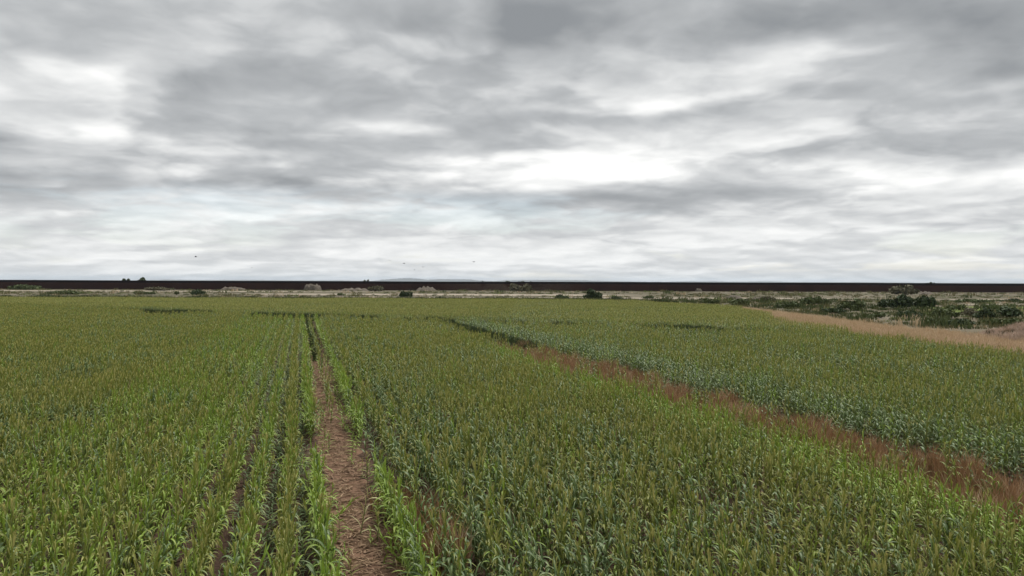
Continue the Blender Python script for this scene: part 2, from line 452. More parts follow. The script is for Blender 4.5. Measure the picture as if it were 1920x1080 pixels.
# px, base row, width px, height px, material, label
BUSH = [
 (1108, 563, 40, 18, 'dark', 'broad dark green bush at the field edge, largest in front of the wall'),
 (1052, 563, 30, 9, 'dark', 'low dark bush just left of the largest bush by the field edge'),
 (1156, 563, 26, 7, 'dark', 'flat dark bush just right of the largest bush by the field edge'),
 (762, 559, 26, 13, 'dark', 'rounded dark green bush standing alone at the field edge below the hills'),
 (372, 554, 30, 10, 'dark', 'dark bush at the far field edge, first right of the pale track'),
 (331, 553, 14, 7, 'mid', 'small green bush beside the larger dark bush on the far field edge'),
 (45, 543, 60, 8, 'mid', 'wide green scrub clump below the wall at the far left'),
 (270, 552, 45, 5, 'mid', 'low flat green bush along the pale track on the left'),
 (120, 552, 70, 6, 'mid', 'long low green bush in front of the pale track at far left'),
 (300, 545, 60, 6, 'grey', 'grey-brown scrub clump at the wall foot behind the pale track'),
 (700, 546, 40, 9, 'grey', 'brownish scrub clump at the wall foot below the left end of the hills'),
 (975, 547, 46, 14, 'grey', 'tall brownish scrub clump leaning on the wall at the centre'),
 (640, 555, 16, 5, 'mid', 'tiny green bush at the field edge left of the rounded bush'),
 (1215, 560, 24, 5, 'mid', 'small low bush second to the right of the largest bush'),
 (1330, 570, 40, 9, 'mid', 'green bush where the field edge turns at the right'),
 (1390, 574, 44, 12, 'mid', 'bushy green weed clump at the far corner of the field'),
 (1440, 566, 30, 9, 'grey', 'grey scrub clump amid pale rubble past the field corner'),
 (1475, 578, 50, 11, 'mid', 'yellow-green clump behind the start of the tan margin'),
 (1530, 572, 60, 13, 'mid', 'green scrub clump behind the tan margin, left of the dark bushes'),
 (1600, 582, 60, 20, 'mid', 'full green bush behind the tan margin, left of the dark pair'),
 (1562, 588, 50, 11, 'dark', 'low dark bush touching the tan margin'),
 (1682, 580, 62, 24, 'dark', 'left one of the two large dark bushes on the right'),
 (1728, 579, 58, 22, 'dark', 'right one of the two large dark bushes on the right'),
 (1700, 553, 60, 16, 'grey', 'brownish thicket at the wall foot above the two large dark bushes'),
 (1706, 595, 50, 11, 'dark', 'low dark bush below the two large dark bushes'),
 (1640, 596, 50, 10, 'mid', 'low green bush at the back of the tan margin centre'),
 (1775, 596, 50, 16, 'mid', 'green bush between the dark pair and the round bushes'),
 (1790, 582, 34, 10, 'mid', 'pale green bush in front of the bright grass patch'),
 (1818, 594, 34, 15, 'grey', 'brown-green bush left of the round dark bush'),
 (1850, 600, 42, 20, 'dark', 'round dark bush in front of the bright grass patch'),
 (1898, 596, 44, 20, 'dark', 'dark round bush at the right edge before the grass patch'),
 (1880, 612, 80, 14, 'mid', 'low green thicket behind the pale mound'),
 (1800, 612, 60, 12, 'dark', 'dark green low thicket just left of the pale mound'),
 (1740, 606, 40, 9, 'mid', 'small green clump at the back of the tan margin, right part'),
 (1820, 567, 80, 5, 'mid', 'thin dark hedge-like bush in front of the white track at right'),
 (1900, 566, 40, 5, 'dark', 'thin dark bush in front of the white track at the right edge'),
]
for i, (px, py, wp, hp, mt, lab) in enumerate(BUSH):
    x, y = ground_at(px, py)
    if y > WALL_Y - 4: y = WALL_Y - 4; x = (px - 960) / F * y
    s = y / F
    plant_woody('bush', lab, 'bush', x, y, wp * s, max(0.9, hp * s * 1.35), M['bush_' + mt], 100 + i, 'bushes between the field and the wall')
TREE = [(235, 16, 5.5, 'small tree crown showing over the wall, left of the wider one'), (271, 27, 6.0, 'wide double tree crown showing over the wall at the left'),
        (687, 13, 5.0, 'lone round tree crown poking over the wall left of the hills'), (906, 10, 2.4, 'low tree crown barely over the wall above the hills'),
        (956, 18, 4.6, 'tree crown over the wall at the picture centre'), (985, 60, 1.6, 'low spread tree just topping the wall right of the centre crown'),
        (1747, 22, 4.2, 'pointed tree crown over the wall above the dark bushes at right'), (1803, 16, 2.4, 'small low crown over the wall at the right'),
        (66, 8, 2.2, 'tiny crown over the wall at the far left')]
for i, (px, wp, hp, lab) in enumerate(TREE):
    y = 505.0; s = y / F
    plant_woody('tree', lab, 'tree', (px - 960) / F * y, y, wp * s, H + hp * s * 1.05 + .2, M['bush_dark'], 300 + i, 'trees behind the wall', True, 1.3)

# heaps of pale spoil and rubble by the wall
def heap(px, py, wp, hp, lab, seed, flat=0.5, mat=None, dust=0.3, name='spoil_heap', cat='heap', loc=None, size=None):
    if loc is None:
        x, y = ground_at(px, py); y = min(y, WALL_Y - 6); x = (px - 960) / F * y; s = y / F; wd, ht = wp * s, hp * s * .72
    else: (x, y), (wd, ht) = loc, size
    r = np.random.default_rng(seed); V, Fc = [], []; nr, ns = 12, 40
    ph = r.uniform(0, 6.28, 4)
    for i in range(nr):
        t = i / (nr - 1)
        for k in range(ns):
            a = 2 * math.pi * k / ns
            rr = t * (1 + .12 * math.sin(2 * a + ph[0]) + .08 * math.sin(5 * a + ph[1]))
            lump = 1 + .22 * math.sin(rr * 7 * math.cos(a) + ph[3]) * math.sin(rr * 6 * math.sin(a) + ph[1]) + .18 * math.sin(rr * 15 * math.cos(a) + ph[2])
            z = ht * lump * (1 if t < flat else math.cos((t - flat) / (1 - flat) * math.pi / 2) ** 1.1) * (1 + .10 * math.sin(3 * a + ph[2]) * t) + r.normal(0, ht * .10) * (t < .95)
            V.append((rr * math.cos(a) * wd / 2, rr * math.sin(a) * min(wd / 2, 3 + ht * 2), z if i < nr - 1 else -0.05))
    for i in range(nr - 1):
        for k in range(ns):
            Fc.append((i * ns + k, (i + 1) * ns + k, (i + 1) * ns + (k + 1) % ns, i * ns + (k + 1) % ns))
    o = mesh_obj(name, V, Fc, [mat or M['heap']], smooth=True); o.location = (x, y, 0)
    tag(o, lab, cat)
    return o
heap(586, 544, 34, 12, 'pale grey flat-topped spoil heap in front of the wall, tallest of the heaps', 1, .7)
heap(437, 542, 44, 6, 'long low pale spoil heap at the wall foot, left of the tallest heap', 2, .5)
heap(666, 545, 56, 5, 'long thin pale spoil bank at the wall foot, right of the tallest heap', 3, .5)
heap(800, 544, 40, 8, 'lumpy pale spoil heap at the wall foot below the hills', 4, .3)
heap(1310, 545, 14, 6, 'small grey heap at the wall foot above the field corner', 5, .6)
heap(1735, 552, 24, 6, 'pale lilac-grey heap at the wall foot beside the brownish thicket', 6, .4)
heap(1375, 560, 34, 7, 'pale rubble heap past the far field corner, left one', 7, .3)
heap(1425, 562, 34, 6, 'pale rubble heap past the far field corner, right one', 8, .3)
mound = heap(0, 0, 0, 0, 'pale pinkish weedy earth mound at the right edge beside the tan margin', 9, .35, M['margin'], name='earth_mound', cat='mound', loc=(57.0, 75.0), size=(20.0, 1.15))

# ------------------------------------------------------------------ crop plants
class PB:      # collects faces with material slots and uv
    def __init__(self): self.V, self.F, self.mi, self.uv = [], [], [], []
    def add(self, V, Fc, uv, slot, mat=None):
        s = len(self.V)
        if mat is not None: V = [tuple(mat @ Vector(v)) for v in V]
        self.V += [tuple(v) for v in V]; self.uv += uv
        self.F += [tuple(i + s for i in f) for f in Fc]; self.mi += [slot] * len(Fc)
def leaf_shape(L, W, up, droop, seg=6, fold=0.28, twist=0.0):
    """a strap leaf growing along +X: leaves at angle up, bends over by droop (radians) to the tip"""
    V, Fc, uv = [], [], []; x = z = 0.0
    for i in range(seg + 1):
        t = i / seg
        ang = up - droop * t ** 1.4
        if i: x += math.cos(ang) * L / seg; z += math.sin(ang) * L / seg
        wd = W * (0.45 + 2.2 * t) if t < .25 else W * (1 - ((t - .25) / .75) ** 2.2)
        wd = max(wd, W * .04) / 2
        tw = twist * t
        cy, cz = math.cos(tw) * wd, math.sin(tw) * wd
        f = fold * wd
        sx, szz = -math.sin(ang), math.cos(ang)
        for (sy, u) in ((-1, 0), (0, .5), (1, 1)):
            k = f if sy else 0
            V.append((x + sx * k, sy * cy, z + szz * k + sy * cz)); uv.append((u, t))
    for i in range(seg):
        for k in (0, 1):
            a = i * 3 + k; Fc.append((a, a + 1, a + 4, a + 3))
    return V, Fc, uv
# shared leaf shapes: arching, half upright, upright
LEAF = {
 'arch_long': leaf_shape(.56, .054, R(66), R(128), 7), 'arch': leaf_shape(.44, .048, R(60), R(120), 6, twist=.4),
 'bent': leaf_shape(.44, .046, R(72), R(100), 6, twist=-.5), 'half': leaf_shape(.38, .040, R(74), R(58), 5),
 'upright': leaf_shape(.34, .034, R(80), R(26), 4), 'broad': leaf_shape(.52, .066, R(58), R(118), 7), 'flat': leaf_shape(.38, .054, R(48), R(85), 5),
}
def stalk_shape(h):
    V, Fc = [], []; tube(V, Fc, [(0, 0, -.03), (.008, .004, h * .5), (0, 0, h)], [.011, .009, .005], 5)
    return V, Fc, [(.2, .2)] * len(V)
def tassel_shape(L, seed, n=5):
    r = random.Random(seed); V, Fc = [], []
    for i in range(n):
        a = 2 * math.pi * i / n + r.uniform(-.4, .4); sp = 0.0 if i == 0 else r.uniform(.05, .20)
        l = L * (1.0 if i == 0 else r.uniform(.6, .95)); b0 = .0 if i == 0 else L * r.uniform(0, .2)
        p = [(0, 0, b0), (math.cos(a) * sp * l * .55, math.sin(a) * sp * l * .55, b0 + l * .5), (math.cos(a) * sp * l * 1.2, math.sin(a) * sp * l * 1.2, b0 + l * .93)]
        tube(V, Fc, p, [.006, .012, .004], 4)
    return V, Fc, [(.2, .2)] * len(V)
KIND = {
 'olive': dict(h=1.14, leaves=['arch', 'bent', 'arch', 'arch_long', 'bent', 'bent', 'half', 'half', 'upright', 'upright'], z0=.18, tassel=.25, mat='olive'),
 'blue': dict(h=.94, leaves=['flat', 'broad', 'arch_long', 'broad', 'arch', 'broad', 'broad', 'bent', 'half'], z0=.14, tassel=0, mat='blue'),
 'bright': dict(h=1.02, leaves=['flat', 'arch', 'arch_long', 'bent', 'arch', 'arch_long', 'bent', 'half', 'upright', 'upright'], z0=.12, tassel=0, mat='bright'),
 'lone': dict(h=.80, leaves=['arch', 'half', 'bent', 'half', 'upright', 'half', 'bent', 'upright', 'arch', 'upright'], z0=.06, tassel=0, mat='lone'),
 'dry': dict(h=.72, leaves=['arch', 'bent', 'half', 'bent', 'upright'], z0=.25, tassel=.15, mat='dryleaf'),
}
def plant_design(kind, seed):
    """list of (part name, shape key, Matrix) for one plant"""
    k = KIND[kind]; r = random.Random(seed); out = []
    hh = k['h'] * r.uniform(.92, 1.08)
    out.append(('stalk', ('stalk', k['h']), Matrix.Scale(hh / k['h'], 4, (0, 0, 1))))
    n = len(k['leaves'])
    for i, lf in enumerate(k['leaves']):
        z = k['z0'] + (hh - k['z0'] - .02) * i / (n - 1)
        a = (i % 2) * math.pi + r.uniform(-.75, .75)
        s = r.uniform(.82, 1.15)
        out.append(('leaf', lf, Matrix.Translation((0, 0, z)) @ Matrix.Rotation(a, 4, 'Z') @ Matrix.Rotation(r.uniform(-.2, .2), 4, 'Y') @ Matrix.Scale(s, 4)))
    if k['tassel'] and seed % 5 != 2:
        out.append(('tassel', ('tassel', k['tassel'], seed % 3), Matrix.Translation((0, 0, hh - .02)) @ Matrix.Rotation(r.uniform(-.22, .22), 4, 'X') @ Matrix.Scale(r.uniform(.7, 1.1), 4)))
    return out
def shape_of(key):
    if key in LEAF: return LEAF[key]
    if key[0] == 'stalk': return stalk_shape(key[1])
    return tassel_shape(key[1], key[2])
def part_mat(kind, part):
    if part == 'leaf': return M[KIND[kind]['mat']]
    if part == 'stalk': return M['drystalk'] if kind == 'dry' else M['stalk']
    return M['straw'] if kind == 'dry' else M['tassel']
NV = 7
VARIANTS = [(k, s) for k in ('olive', 'blue', 'bright', 'dry') for s in range(NV)]
DESIGN = {v: plant_design(v[0], v[1] * 13 + len(v[0])) for v in VARIANTS}
src_col = bpy.data.collections.new('crop_sources')
for i, vkey in enumerate(VARIANTS):
    pb = PB()
    for part, key, mt in DESIGN[vkey]:
        V, Fc, uv = shape_of(key)
        pb.add(V, Fc, uv, {'leaf': 0, 'stalk': 1, 'tassel': 2}[part], mt)
    o = mesh_obj('maize_%02d' % i, pb.V, pb.F, [part_mat(vkey[0], p) for p in ('leaf', 'stalk', 'tassel')], link=False, mi=pb.mi, uv=pb.uv, smooth=True)
    src_col.objects.link(o)

def scatter(name, coll, xyz, rot, scl, idx, label=None, kind='stuff', cat=None):
    n = len(xyz)
    me = bpy.data.meshes.new(name); me.vertices.add(n)
    me.vertices.foreach_set('co', np.asarray(xyz, dtype=np.float32).ravel())
    for nm, arr, ty, fld in (('rot', rot, 'FLOAT_VECTOR', 'vector'), ('scl', scl, 'FLOAT_VECTOR', 'vector'), ('idx', idx, 'INT', 'value')):
        at = me.attributes.new(nm, ty, 'POINT')
        at.data.foreach_set(fld, np.asarray(arr, dtype=np.int32 if ty == 'INT' else np.float32).ravel())
    o = bpy.data.objects.new(name, me); COL.objects.link(o)
    ng = bpy.data.node_groups.new(name + '_scatter', 'GeometryNodeTree')
    ng.interface.new_socket('Geometry', in_out='INPUT', socket_type='NodeSocketGeometry')
    ng.interface.new_socket('Geometry', in_out='OUTPUT', socket_type='NodeSocketGeometry')
    N = ng.nodes; L = ng.links
    gi = N.new('NodeGroupInput'); go = N.new('NodeGroupOutput')
    ci = N.new('GeometryNodeCollectionInfo'); ci.inputs['Collection'].default_value = coll
    ci.inputs['Separate Children'].default_value = True; ci.inputs['Reset Children'].default_value = True
    ip = N.new('GeometryNodeInstanceOnPoints'); ip.inputs['Pick Instance'].default_value = True
    def attr(nm, ty):
        a = N.new('GeometryNodeInputNamedAttribute'); a.data_type = ty; a.inputs['Name'].default_value = nm
        return a.outputs['Attribute']
    e2r = N.new('FunctionNodeEulerToRotation')
    L.new(attr('rot', 'FLOAT_VECTOR'), e2r.inputs[0])
    L.new(gi.outputs[0], ip.inputs['Points']); L.new(ci.outputs[0], ip.inputs['Instance'])
    L.new(e2r.outputs[0], ip.inputs['Rotation']); L.new(attr('scl', 'FLOAT_VECTOR'), ip.inputs['Scale'])
    L.new(attr('idx', 'INT'), ip.inputs['Instance Index'])
    L.new(ip.outputs[0], go.inputs[0])
    md = o.modifiers.new('scatter', 'NODES'); md.node_group = ng
    tag(o, label, cat, kind=kind)
    return o

# --- where every plant of the long rows stands
pts = []     # x, y, v, row index
for k in range(-400, 240):
    v = (0.43 + .74 * max(k, -10) + ROW * min(0, k + 10)) if k <= 0 else 1.3 if k == 1 else 2.2 + .72 * min(k - 2, 6) + ROW * max(0, k - 8)
    u = -6.0
    us = []
    while u < 190:
        x = UX * u + VX * v; y = UY * u + VY * v
        us.append(u)
        dd = max(y, 8)
        u += (0.10 if dd < 42 else 0.15 if dd < 75 else 0.22)
    us = np.array(us) + rng.normal(0, .035, len(us))
    vs = v + rng.normal(0, .028, len(us)) + 0.04 * np.sin(us / 9 + k)
    x = UX * us + VX * vs; y = UY * us + VY * vs
    ok = (y > 7.5) & (np.abs(x) < 0.78 * y + 5) & (x < right_x(y) - .3 + 1.0 * np.sin(y / 7) + .5 * np.sin(y / 2.1)) & (y < head_y(x) - np.maximum(1.5, 3.0 + 4.0 * np.sin(x * .11 + 2.0) + 2.0 * np.sin(x * .31) + 9 * np.exp(-((x + 32) / 13) ** 2) + 10 * np.exp(-((x - 20) / 5) ** 2) + 8 * np.exp(-((x + 55) / 6) ** 2) + 2.2 * np.sin(k * 2.4)))
    for a, b_, vv in zip(x[ok], y[ok], vs[ok]): pts.append((a, b_, vv, k))
pts = np.array(pts)
x, y, v, k = pts.T
# gaps in the stand
keep = rng.random(len(x)) > 0.07
yi = y
keep &= ~((k == 1) & (rng.random(len(x)) < np.where(y < 24, 1, np.where(y < 30, .985, np.where(y < 50, .85, np.where(y < 60, .7, .72))))))                                                   # the missing row
keep &= ~((k == 0) & (y > 22.6) & (y < 27.0))                                            # break in the row left of it
keep &= ~((k == 0) & (y > 58) & (y < 74) & (rng.random(len(x)) < .6))
keep &= ~((k == 2) & (((y > 20.6) & (y < 27.5)) | ((y > 31) & (y < 33))) & (rng.random(len(x)) < .88))
keep &= ~((k == 2) & (y > 44) & (rng.random(len(x)) < .4))
keep &= ~((k == 3) & (rng.random(len(x)) < np.where((y > 15) & (y < 20), .8, .12)))
keep &= ~((k == 4) & (y > 28) & (y < 48) & (rng.random(len(x)) < .4))
weed_w = 2.1 + .5 * np.sin(y / 6) + .25 * np.sin(y / 2.3)
weed_c = 17.9 + .3 * np.sin(y / 11)
in_weed = (np.abs(v - weed_c) < weed_w * np.clip((100 - y) / 30, .3, 1)) & (y < 100)
keep &= ~(in_weed & (rng.random(len(x)) > np.clip(.10 + .18 * patch(x, y, 3.0, 77), .02, .5) ))
keep &= ~((np.abs(v - 32.7) < .7) & (y > 38) & (y < 72) & (rng.random(len(x)) < .75))
keep &= ~((v > 19.3) & (v < 21.4) & (y < 90) & (rng.random(len(x)) < .35 + .35 * patch(x, y, 3.2, 23)))
thin = patch(x, y, 9.0, 21)
keep &= ~((thin > .95) & (rng.random(len(x)) < .55))
pts = pts[keep]; x, y, v, k = pts.T
# which kind stands where
n = len(x)
pb_ = patch(x, y, 14, 31) * .6 + patch(x, y, 4.0, 32) * .5
rowbias = np.random.default_rng(5).uniform(-.18, .18, 1000)[(k + 450).astype(int)]
wb = np.clip(.25 + .48 * pb_ + rowbias, .03, .85); wo_ = np.full(n, .62); wg = np.full(n, .10) ; wd_ = np.full(n, .022)
m_ = (v > -8) & (v < 0.0); wg = np.where(m_, .55 + 1.6 * rowbias, wg); wo_ = np.where(m_, .45, wo_)
m_ = (k == -1); wo_ = np.where(m_, .8, wo_); wg = np.where(m_, .15, wg); wb = np.where(m_, .05, wb)
m_ = (k == 0) | (k == 2); wg = np.where(m_, 1.2, wg); wo_ = np.where(m_, .15, wo_); wb = np.where(m_, .15, wb)
m_ = (k >= 3) & (k <= 6) & (y < 45); wb = np.where(m_, .6, wb)
m_ = (v > 13.4) & (v < 15.9) & (y < 60); wg = np.where(m_, .9, wg); wb = np.where(m_, .1, wb); wo_ = np.where(m_, .35, wo_)
m_ = (v > 19.0) & (v < 23.0); wb = np.where(m_, 1.3, wb); wg = np.where(m_, .25, wg); wo_ = np.where(m_, .2, wo_)
m_ = (v >= 23.0); wb = np.where(m_, wb + .22, wb); wg = np.where(m_, .18, wg)
W4 = np.stack([wo_, wb, wg, wd_], 1); W4 /= W4.sum(1, keepdims=True)
kind_i = (rng.random(n)[:, None] > np.cumsum(W4, 1)).sum(1).clip(0, 3)
size_n = 1 + .09 * patch(x, y, 11, 41) + .07 * patch(x, y, 2.6, 42)
sxy = rng.uniform(.85, 1.15, n) * np.where(y > 75, 1.3, np.where(y > 42, 1.15, 1.0))
sz = rng.uniform(.78, 1.16, n) * size_n
sz = np.where((kind_i == 3), sz * .9, sz)
near_rows = (k >= -10) & (k <= 8); sxy = sxy * .87; sz = sz * .94
sxy = np.where(near_rows & (k != 0) & (k != 2), sxy * 1.0, np.where((k == 0) | (k == 2), sxy * 1.15, sxy)); sz = np.where(near_rows, sz * 1.04, sz)
rz = A + math.pi / 2 + rng.normal(0, .42, n)      # the leaves spread mostly along the row
var_i = rng.integers(0, NV, n)
tilt = rng.normal(0, .09, (n, 2)) * np.where(rng.random(n) < .06, 4.0, 1.0)[:, None]

# --- the 300 plants that show largest become things of their own
top_row = 540 - 12 + (H - 1.15 * sz) / y * F
in_frame = (np.abs(x) < 0.70 * y + .15) & (top_row < 1075)
order = np.argsort(np.where(in_frame, y, 1e9))
near = np.zeros(n, bool); near[order[:300]] = True
part_cache = {}
def part_mesh(kind, part, key):
    ck = (kind, key)
    if ck not in part_cache:
        V, Fc, uv = shape_of(key)
        pb2 = PB(); pb2.add(V, Fc, uv, 0)
        o = mesh_obj(part, pb2.V, pb2.F, [part_mat(kind, part)], link=False, uv=pb2.uv, smooth=True)
        part_cache[ck] = o
    return part_cache[ck]
KN = ['olive', 'blue', 'bright', 'dry']
ORD = ['first', 'second', 'third', 'fourth', 'fifth', 'sixth', 'seventh', 'eighth', 'ninth', 'tenth', 'eleventh', 'twelfth', 'thirteenth', 'fourteenth', 'fifteenth', 'sixteenth', 'seventeenth', 'eighteenth', 'nineteenth', 'twentieth']
LOOK = {'olive': 'olive tasselled maize plant', 'blue': 'blue-green arching maize plant', 'bright': 'bright green maize plant', 'dry': 'dry tan maize plant'}
def crop_thing(kind, var, px_, py_, rz_, sx, s_z, tl, label, group):
    o = empty('maize_plant', (px_, py_, 0.0)); o.rotation_euler = (tl[0], tl[1], rz_); o.scale = (sx, sx, s_z)
    tag(o, label, 'crop plant', group)
    for part, key, mt in DESIGN[(kind, var)]:
        c = part_mesh(kind, part, key).copy(); COL.objects.link(c); c.parent = o; c.matrix_local = mt
    return o
for i in np.flatnonzero(near):
    kd = KN[kind_i[i]]; kk = int(k[i])
    where = '%s row left of bare strip' % ORD[-kk] if kk <= 0 else '%s row right of bare strip' % ORD[min(kk - 2, 19)]
    rank = int(((k == kk) & near & (y < y[i])).sum())
    lab = '%s, %s from the front, %s' % (LOOK[kd], ORD[min(rank, 19)], where)
    crop_thing(kd, int(var_i[i]), x[i], y[i], rz[i], sxy[i], sz[i], tilt[i], lab, 'foreground maize plants in the ' + where)
# the lone half-dry plant in the bare strip
lx, ly = ground_at(676, 1006)
DESIGN[('lone', 0)] = plant_design('lone', 77)
lo = crop_thing('lone', 0, lx, ly, .6, 1.35, 1.12, (0.05, 0.16), 'lone pale half-dry maize plant leaning in the bare brown strip', None)

rest = ~near
xyz = np.stack([x, y, np.zeros(n)], 1)
rots = np.stack([tilt[:, 0], tilt[:, 1], rz], 1)
scls = np.stack([sxy, sxy, sz], 1)
idxs = kind_i * NV + var_i
# low shaded leaves and late plants between the wider rows
ug = rng.uniform(8, 110, 5200); kg = rng.choice([-9, -8, -7, -6, -5, -4, -3, -2, -1, 3, 4, 5, 6, 7], 5200)
vg = np.where(kg <= 0, .43 + .74 * kg + .37, 2.2 + .72 * (kg - 2) - .36) + rng.normal(0, .07, 5200)
ugx, ugy = UX * ug + VX * vg, UY * ug + VY * vg
nst = 150; us_ = 11 + 50 * rng.random(nst) ** 1.3; vs_ = np.where(rng.random(nst) < .5, rng.normal(.78, .12, nst), rng.normal(1.82, .12, nst))
okg = (ugy > 8) & (ugy < head_y(ugx) - 8) & ~((kg == 3) & (ugy < 22))
ugx, ugy = ugx[okg], ugy[okg]; ngu = len(ugx); gsu = rng.uniform(.28, .45, ngu); gki = np.full(ngu, 1)
ugx = np.concatenate([ugx, UX * us_ + VX * vs_]); ugy = np.concatenate([ugy, UY * us_ + VY * vs_]); gsu = np.concatenate([gsu, rng.uniform(.25, .6, nst)]); gki = np.concatenate([gki, rng.choice([2, 3, 0], nst, p=[.6, .25, .15])]); ngu += nst
# --- the cross rows beyond the turning strip
hx, hy = 1 / math.hypot(1, .517), -.517 / math.hypot(1, .517)     # along the headland
q = []
for r_ in range(0, 280):
    s_ = np.arange(-330, 160, .34); s_ = s_ + rng.normal(0, .06, len(s_))
    off = 1.0 + r_ * ROW + rng.normal(0, .06, len(s_))
    xx = s_ * hx + off * (-hy); yy = 98.1 + s_ * hy + off * hx
    lim_r = right_x(yy)
    ok = (np.abs(xx) < .78 * yy + 5) & (yy < Y_FAR - 1 + 1.2 * np.sin(xx / 9) - np.maximum(xx, 0) * .35) & (xx < lim_r + 1.2 * np.sin(yy / 6)) & (yy > head_y(xx) + 1.0)
    q.append(np.stack([xx[ok], yy[ok]], 1))
q = np.concatenate(q); m2 = len(q)
k2 = np.where(rng.random(m2) < np.clip(.16 + .25 * patch(q[:, 0], q[:, 1] * 2.2, 40, 51), .02, .6), 1, np.where(rng.random(m2) < .14, 2, 0))
sx2 = rng.uniform(1.05, 1.5, m2); sz2 = rng.uniform(.82, 1.02, m2) * (1 + .07 * patch(q[:, 0] * .4, q[:, 1], 16, 52))
keep2 = ~((patch(q[:, 0] * .35, q[:, 1] * 1.4, 20, 53) > 1.05) & (rng.random(m2) < .6))
all_xyz = np.concatenate([np.stack([ugx, ugy, 0 * ugx], 1), xyz[rest], np.stack([q[:, 0], q[:, 1], 0 * q[:, 0]], 1)[keep2]])
all_rot = np.concatenate([np.stack([0 * ugx, 0 * ugx, rng.uniform(0, 6.28, ngu)], 1), rots[rest], np.stack([0 * sx2, 0 * sx2, rng.uniform(0, 6.28, m2)], 1)[keep2]])
all_scl = np.concatenate([np.stack([gsu * 1.5, gsu * 1.5, gsu], 1), scls[rest], np.stack([sx2, sx2, sz2], 1)[keep2]])
all_idx = np.concatenate([gki * NV + rng.integers(0, NV, ngu), idxs[rest], (k2 * NV + rng.integers(0, NV, m2))[keep2]])
scatter('maize_crop', src_col, all_xyz, all_rot, all_scl, all_idx, 'green and olive maize crop covering the whole field in rows', cat='crop')

# ------------------------------------------------------------------ dry weeds, margin grass, litter, scrub grass
def tuft_sources(cname, specs):
    c = bpy.data.collections.new(cname)
    for i, (mat, nb, hgt, wdt, spread) in enumerate(specs):
        r = random.Random(i * 7 + len(cname)); V, Fc = [], []
        for j in range(nb):
            a = r.uniform(0, 6.28); rr = spread * math.sqrt(r.random()); bx, by = math.cos(a) * rr, math.sin(a) * rr
            hh = hgt * r.uniform(.55, 1.1); ln = r.uniform(.1, .55) * hh; la = r.uniform(0, 6.28)
            pa = r.uniform(0, 3.14); wx_, wy_ = math.cos(pa) * wdt, math.sin(pa) * wdt
            s = len(V)
            mxp = (bx + math.cos(la) * ln * .35, by + math.sin(la) * ln * .35, hh * .6); tip = (bx + math.cos(la) * ln, by + math.sin(la) * ln, hh)
            V += [(bx - wx_, by - wy_, -.02), (bx + wx_, by + wy_, -.02), (mxp[0] + wx_ * .8, mxp[1] + wy_ * .8, mxp[2]), (mxp[0] - wx_ * .8, mxp[1] - wy_ * .8, mxp[2]), tip]
            Fc += [(s, s + 1, s + 2, s + 3), (s + 3, s + 2, s + 4)]
        o = mesh_obj('%s_%02d' % (cname, i), V, Fc, [mat], link=False); c.objects.link(o)
    return c
weed_c_ = tuft_sources('weed_sources', [(M['weed'], 26, .72, .011, .22), (M['weed'], 22, .55, .011, .20), (M['weed'], 30, .90, .010, .18), (M['tan'], 16, .65, .011, .2), (M['green_weed'], 22, .45, .014, .22), (M['straw'], 18, .35, .012, .25)])
nw = 6500
u_ = rng.uniform(6, 100, nw); yy0 = UY * u_ + VY * 18.1
vv = 17.9 + .3 * np.sin(yy0 / 11) + rng.uniform(-1, 1, nw) * (2.1 + .5 * np.sin(yy0 / 6) + .25 * np.sin(yy0 / 2.3))
wxs, wys = UX * u_ + VX * vv, UY * u_ + VY * vv
ok = (wys < 64) | (rng.random(nw) < .12) & (wys < 80)
# dry weeds also stand in the rows right of the bare strip
nx_ = 160; u3 = rng.uniform(14.5, 20, nx_); v3 = rng.normal(2.8, .3, nx_)
u4 = rng.uniform(24, 28, 60); v4 = rng.normal(10.5, .8, 60)
wx_all = np.concatenate([wxs[ok], UX * u3 + VX * v3, UX * u4 + VX * v4]); wy_all = np.concatenate([wys[ok], UY * u3 + VY * v3, UY * u4 + VY * v4])
m3 = len(wx_all)
scatter('dry_weeds', weed_c_, np.stack([wx_all, wy_all, 0 * wx_all], 1), np.stack([0 * wx_all, 0 * wx_all, rng.uniform(0, 6.28, m3)], 1),
        np.repeat((rng.uniform(.6, 1.2, m3) * np.clip(.95 + .3 * patch(wx_all, wy_all, 3.0, 93), .4, 1.4))[:, None], 3, 1), rng.choice(6, m3, p=[.26, .22, .14, .16, .10, .12]), 'reddish brown dry weeds filling the strip between the green crop blocks', cat='weeds')

# dark tufts put in for shade: turning strip, far weed strip, far bare strip
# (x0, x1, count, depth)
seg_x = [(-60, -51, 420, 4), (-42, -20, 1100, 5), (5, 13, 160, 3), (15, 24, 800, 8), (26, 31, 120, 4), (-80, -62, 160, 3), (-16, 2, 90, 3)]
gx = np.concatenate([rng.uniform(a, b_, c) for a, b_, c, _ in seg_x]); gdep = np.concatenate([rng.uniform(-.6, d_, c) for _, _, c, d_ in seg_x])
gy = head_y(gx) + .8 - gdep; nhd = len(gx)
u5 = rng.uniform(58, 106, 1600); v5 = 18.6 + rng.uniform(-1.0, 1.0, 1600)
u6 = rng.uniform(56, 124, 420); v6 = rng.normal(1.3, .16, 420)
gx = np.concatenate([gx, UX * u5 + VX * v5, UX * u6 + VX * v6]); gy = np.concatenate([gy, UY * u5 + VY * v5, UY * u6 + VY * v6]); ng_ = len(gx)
dk_c = tuft_sources('dark_sources', [(M['bush_dark'], 26, .34, .022, .30), (M['bush_dark'], 22, .26, .024, .32), (M['bush_mid'], 24, .30, .02, .3)])
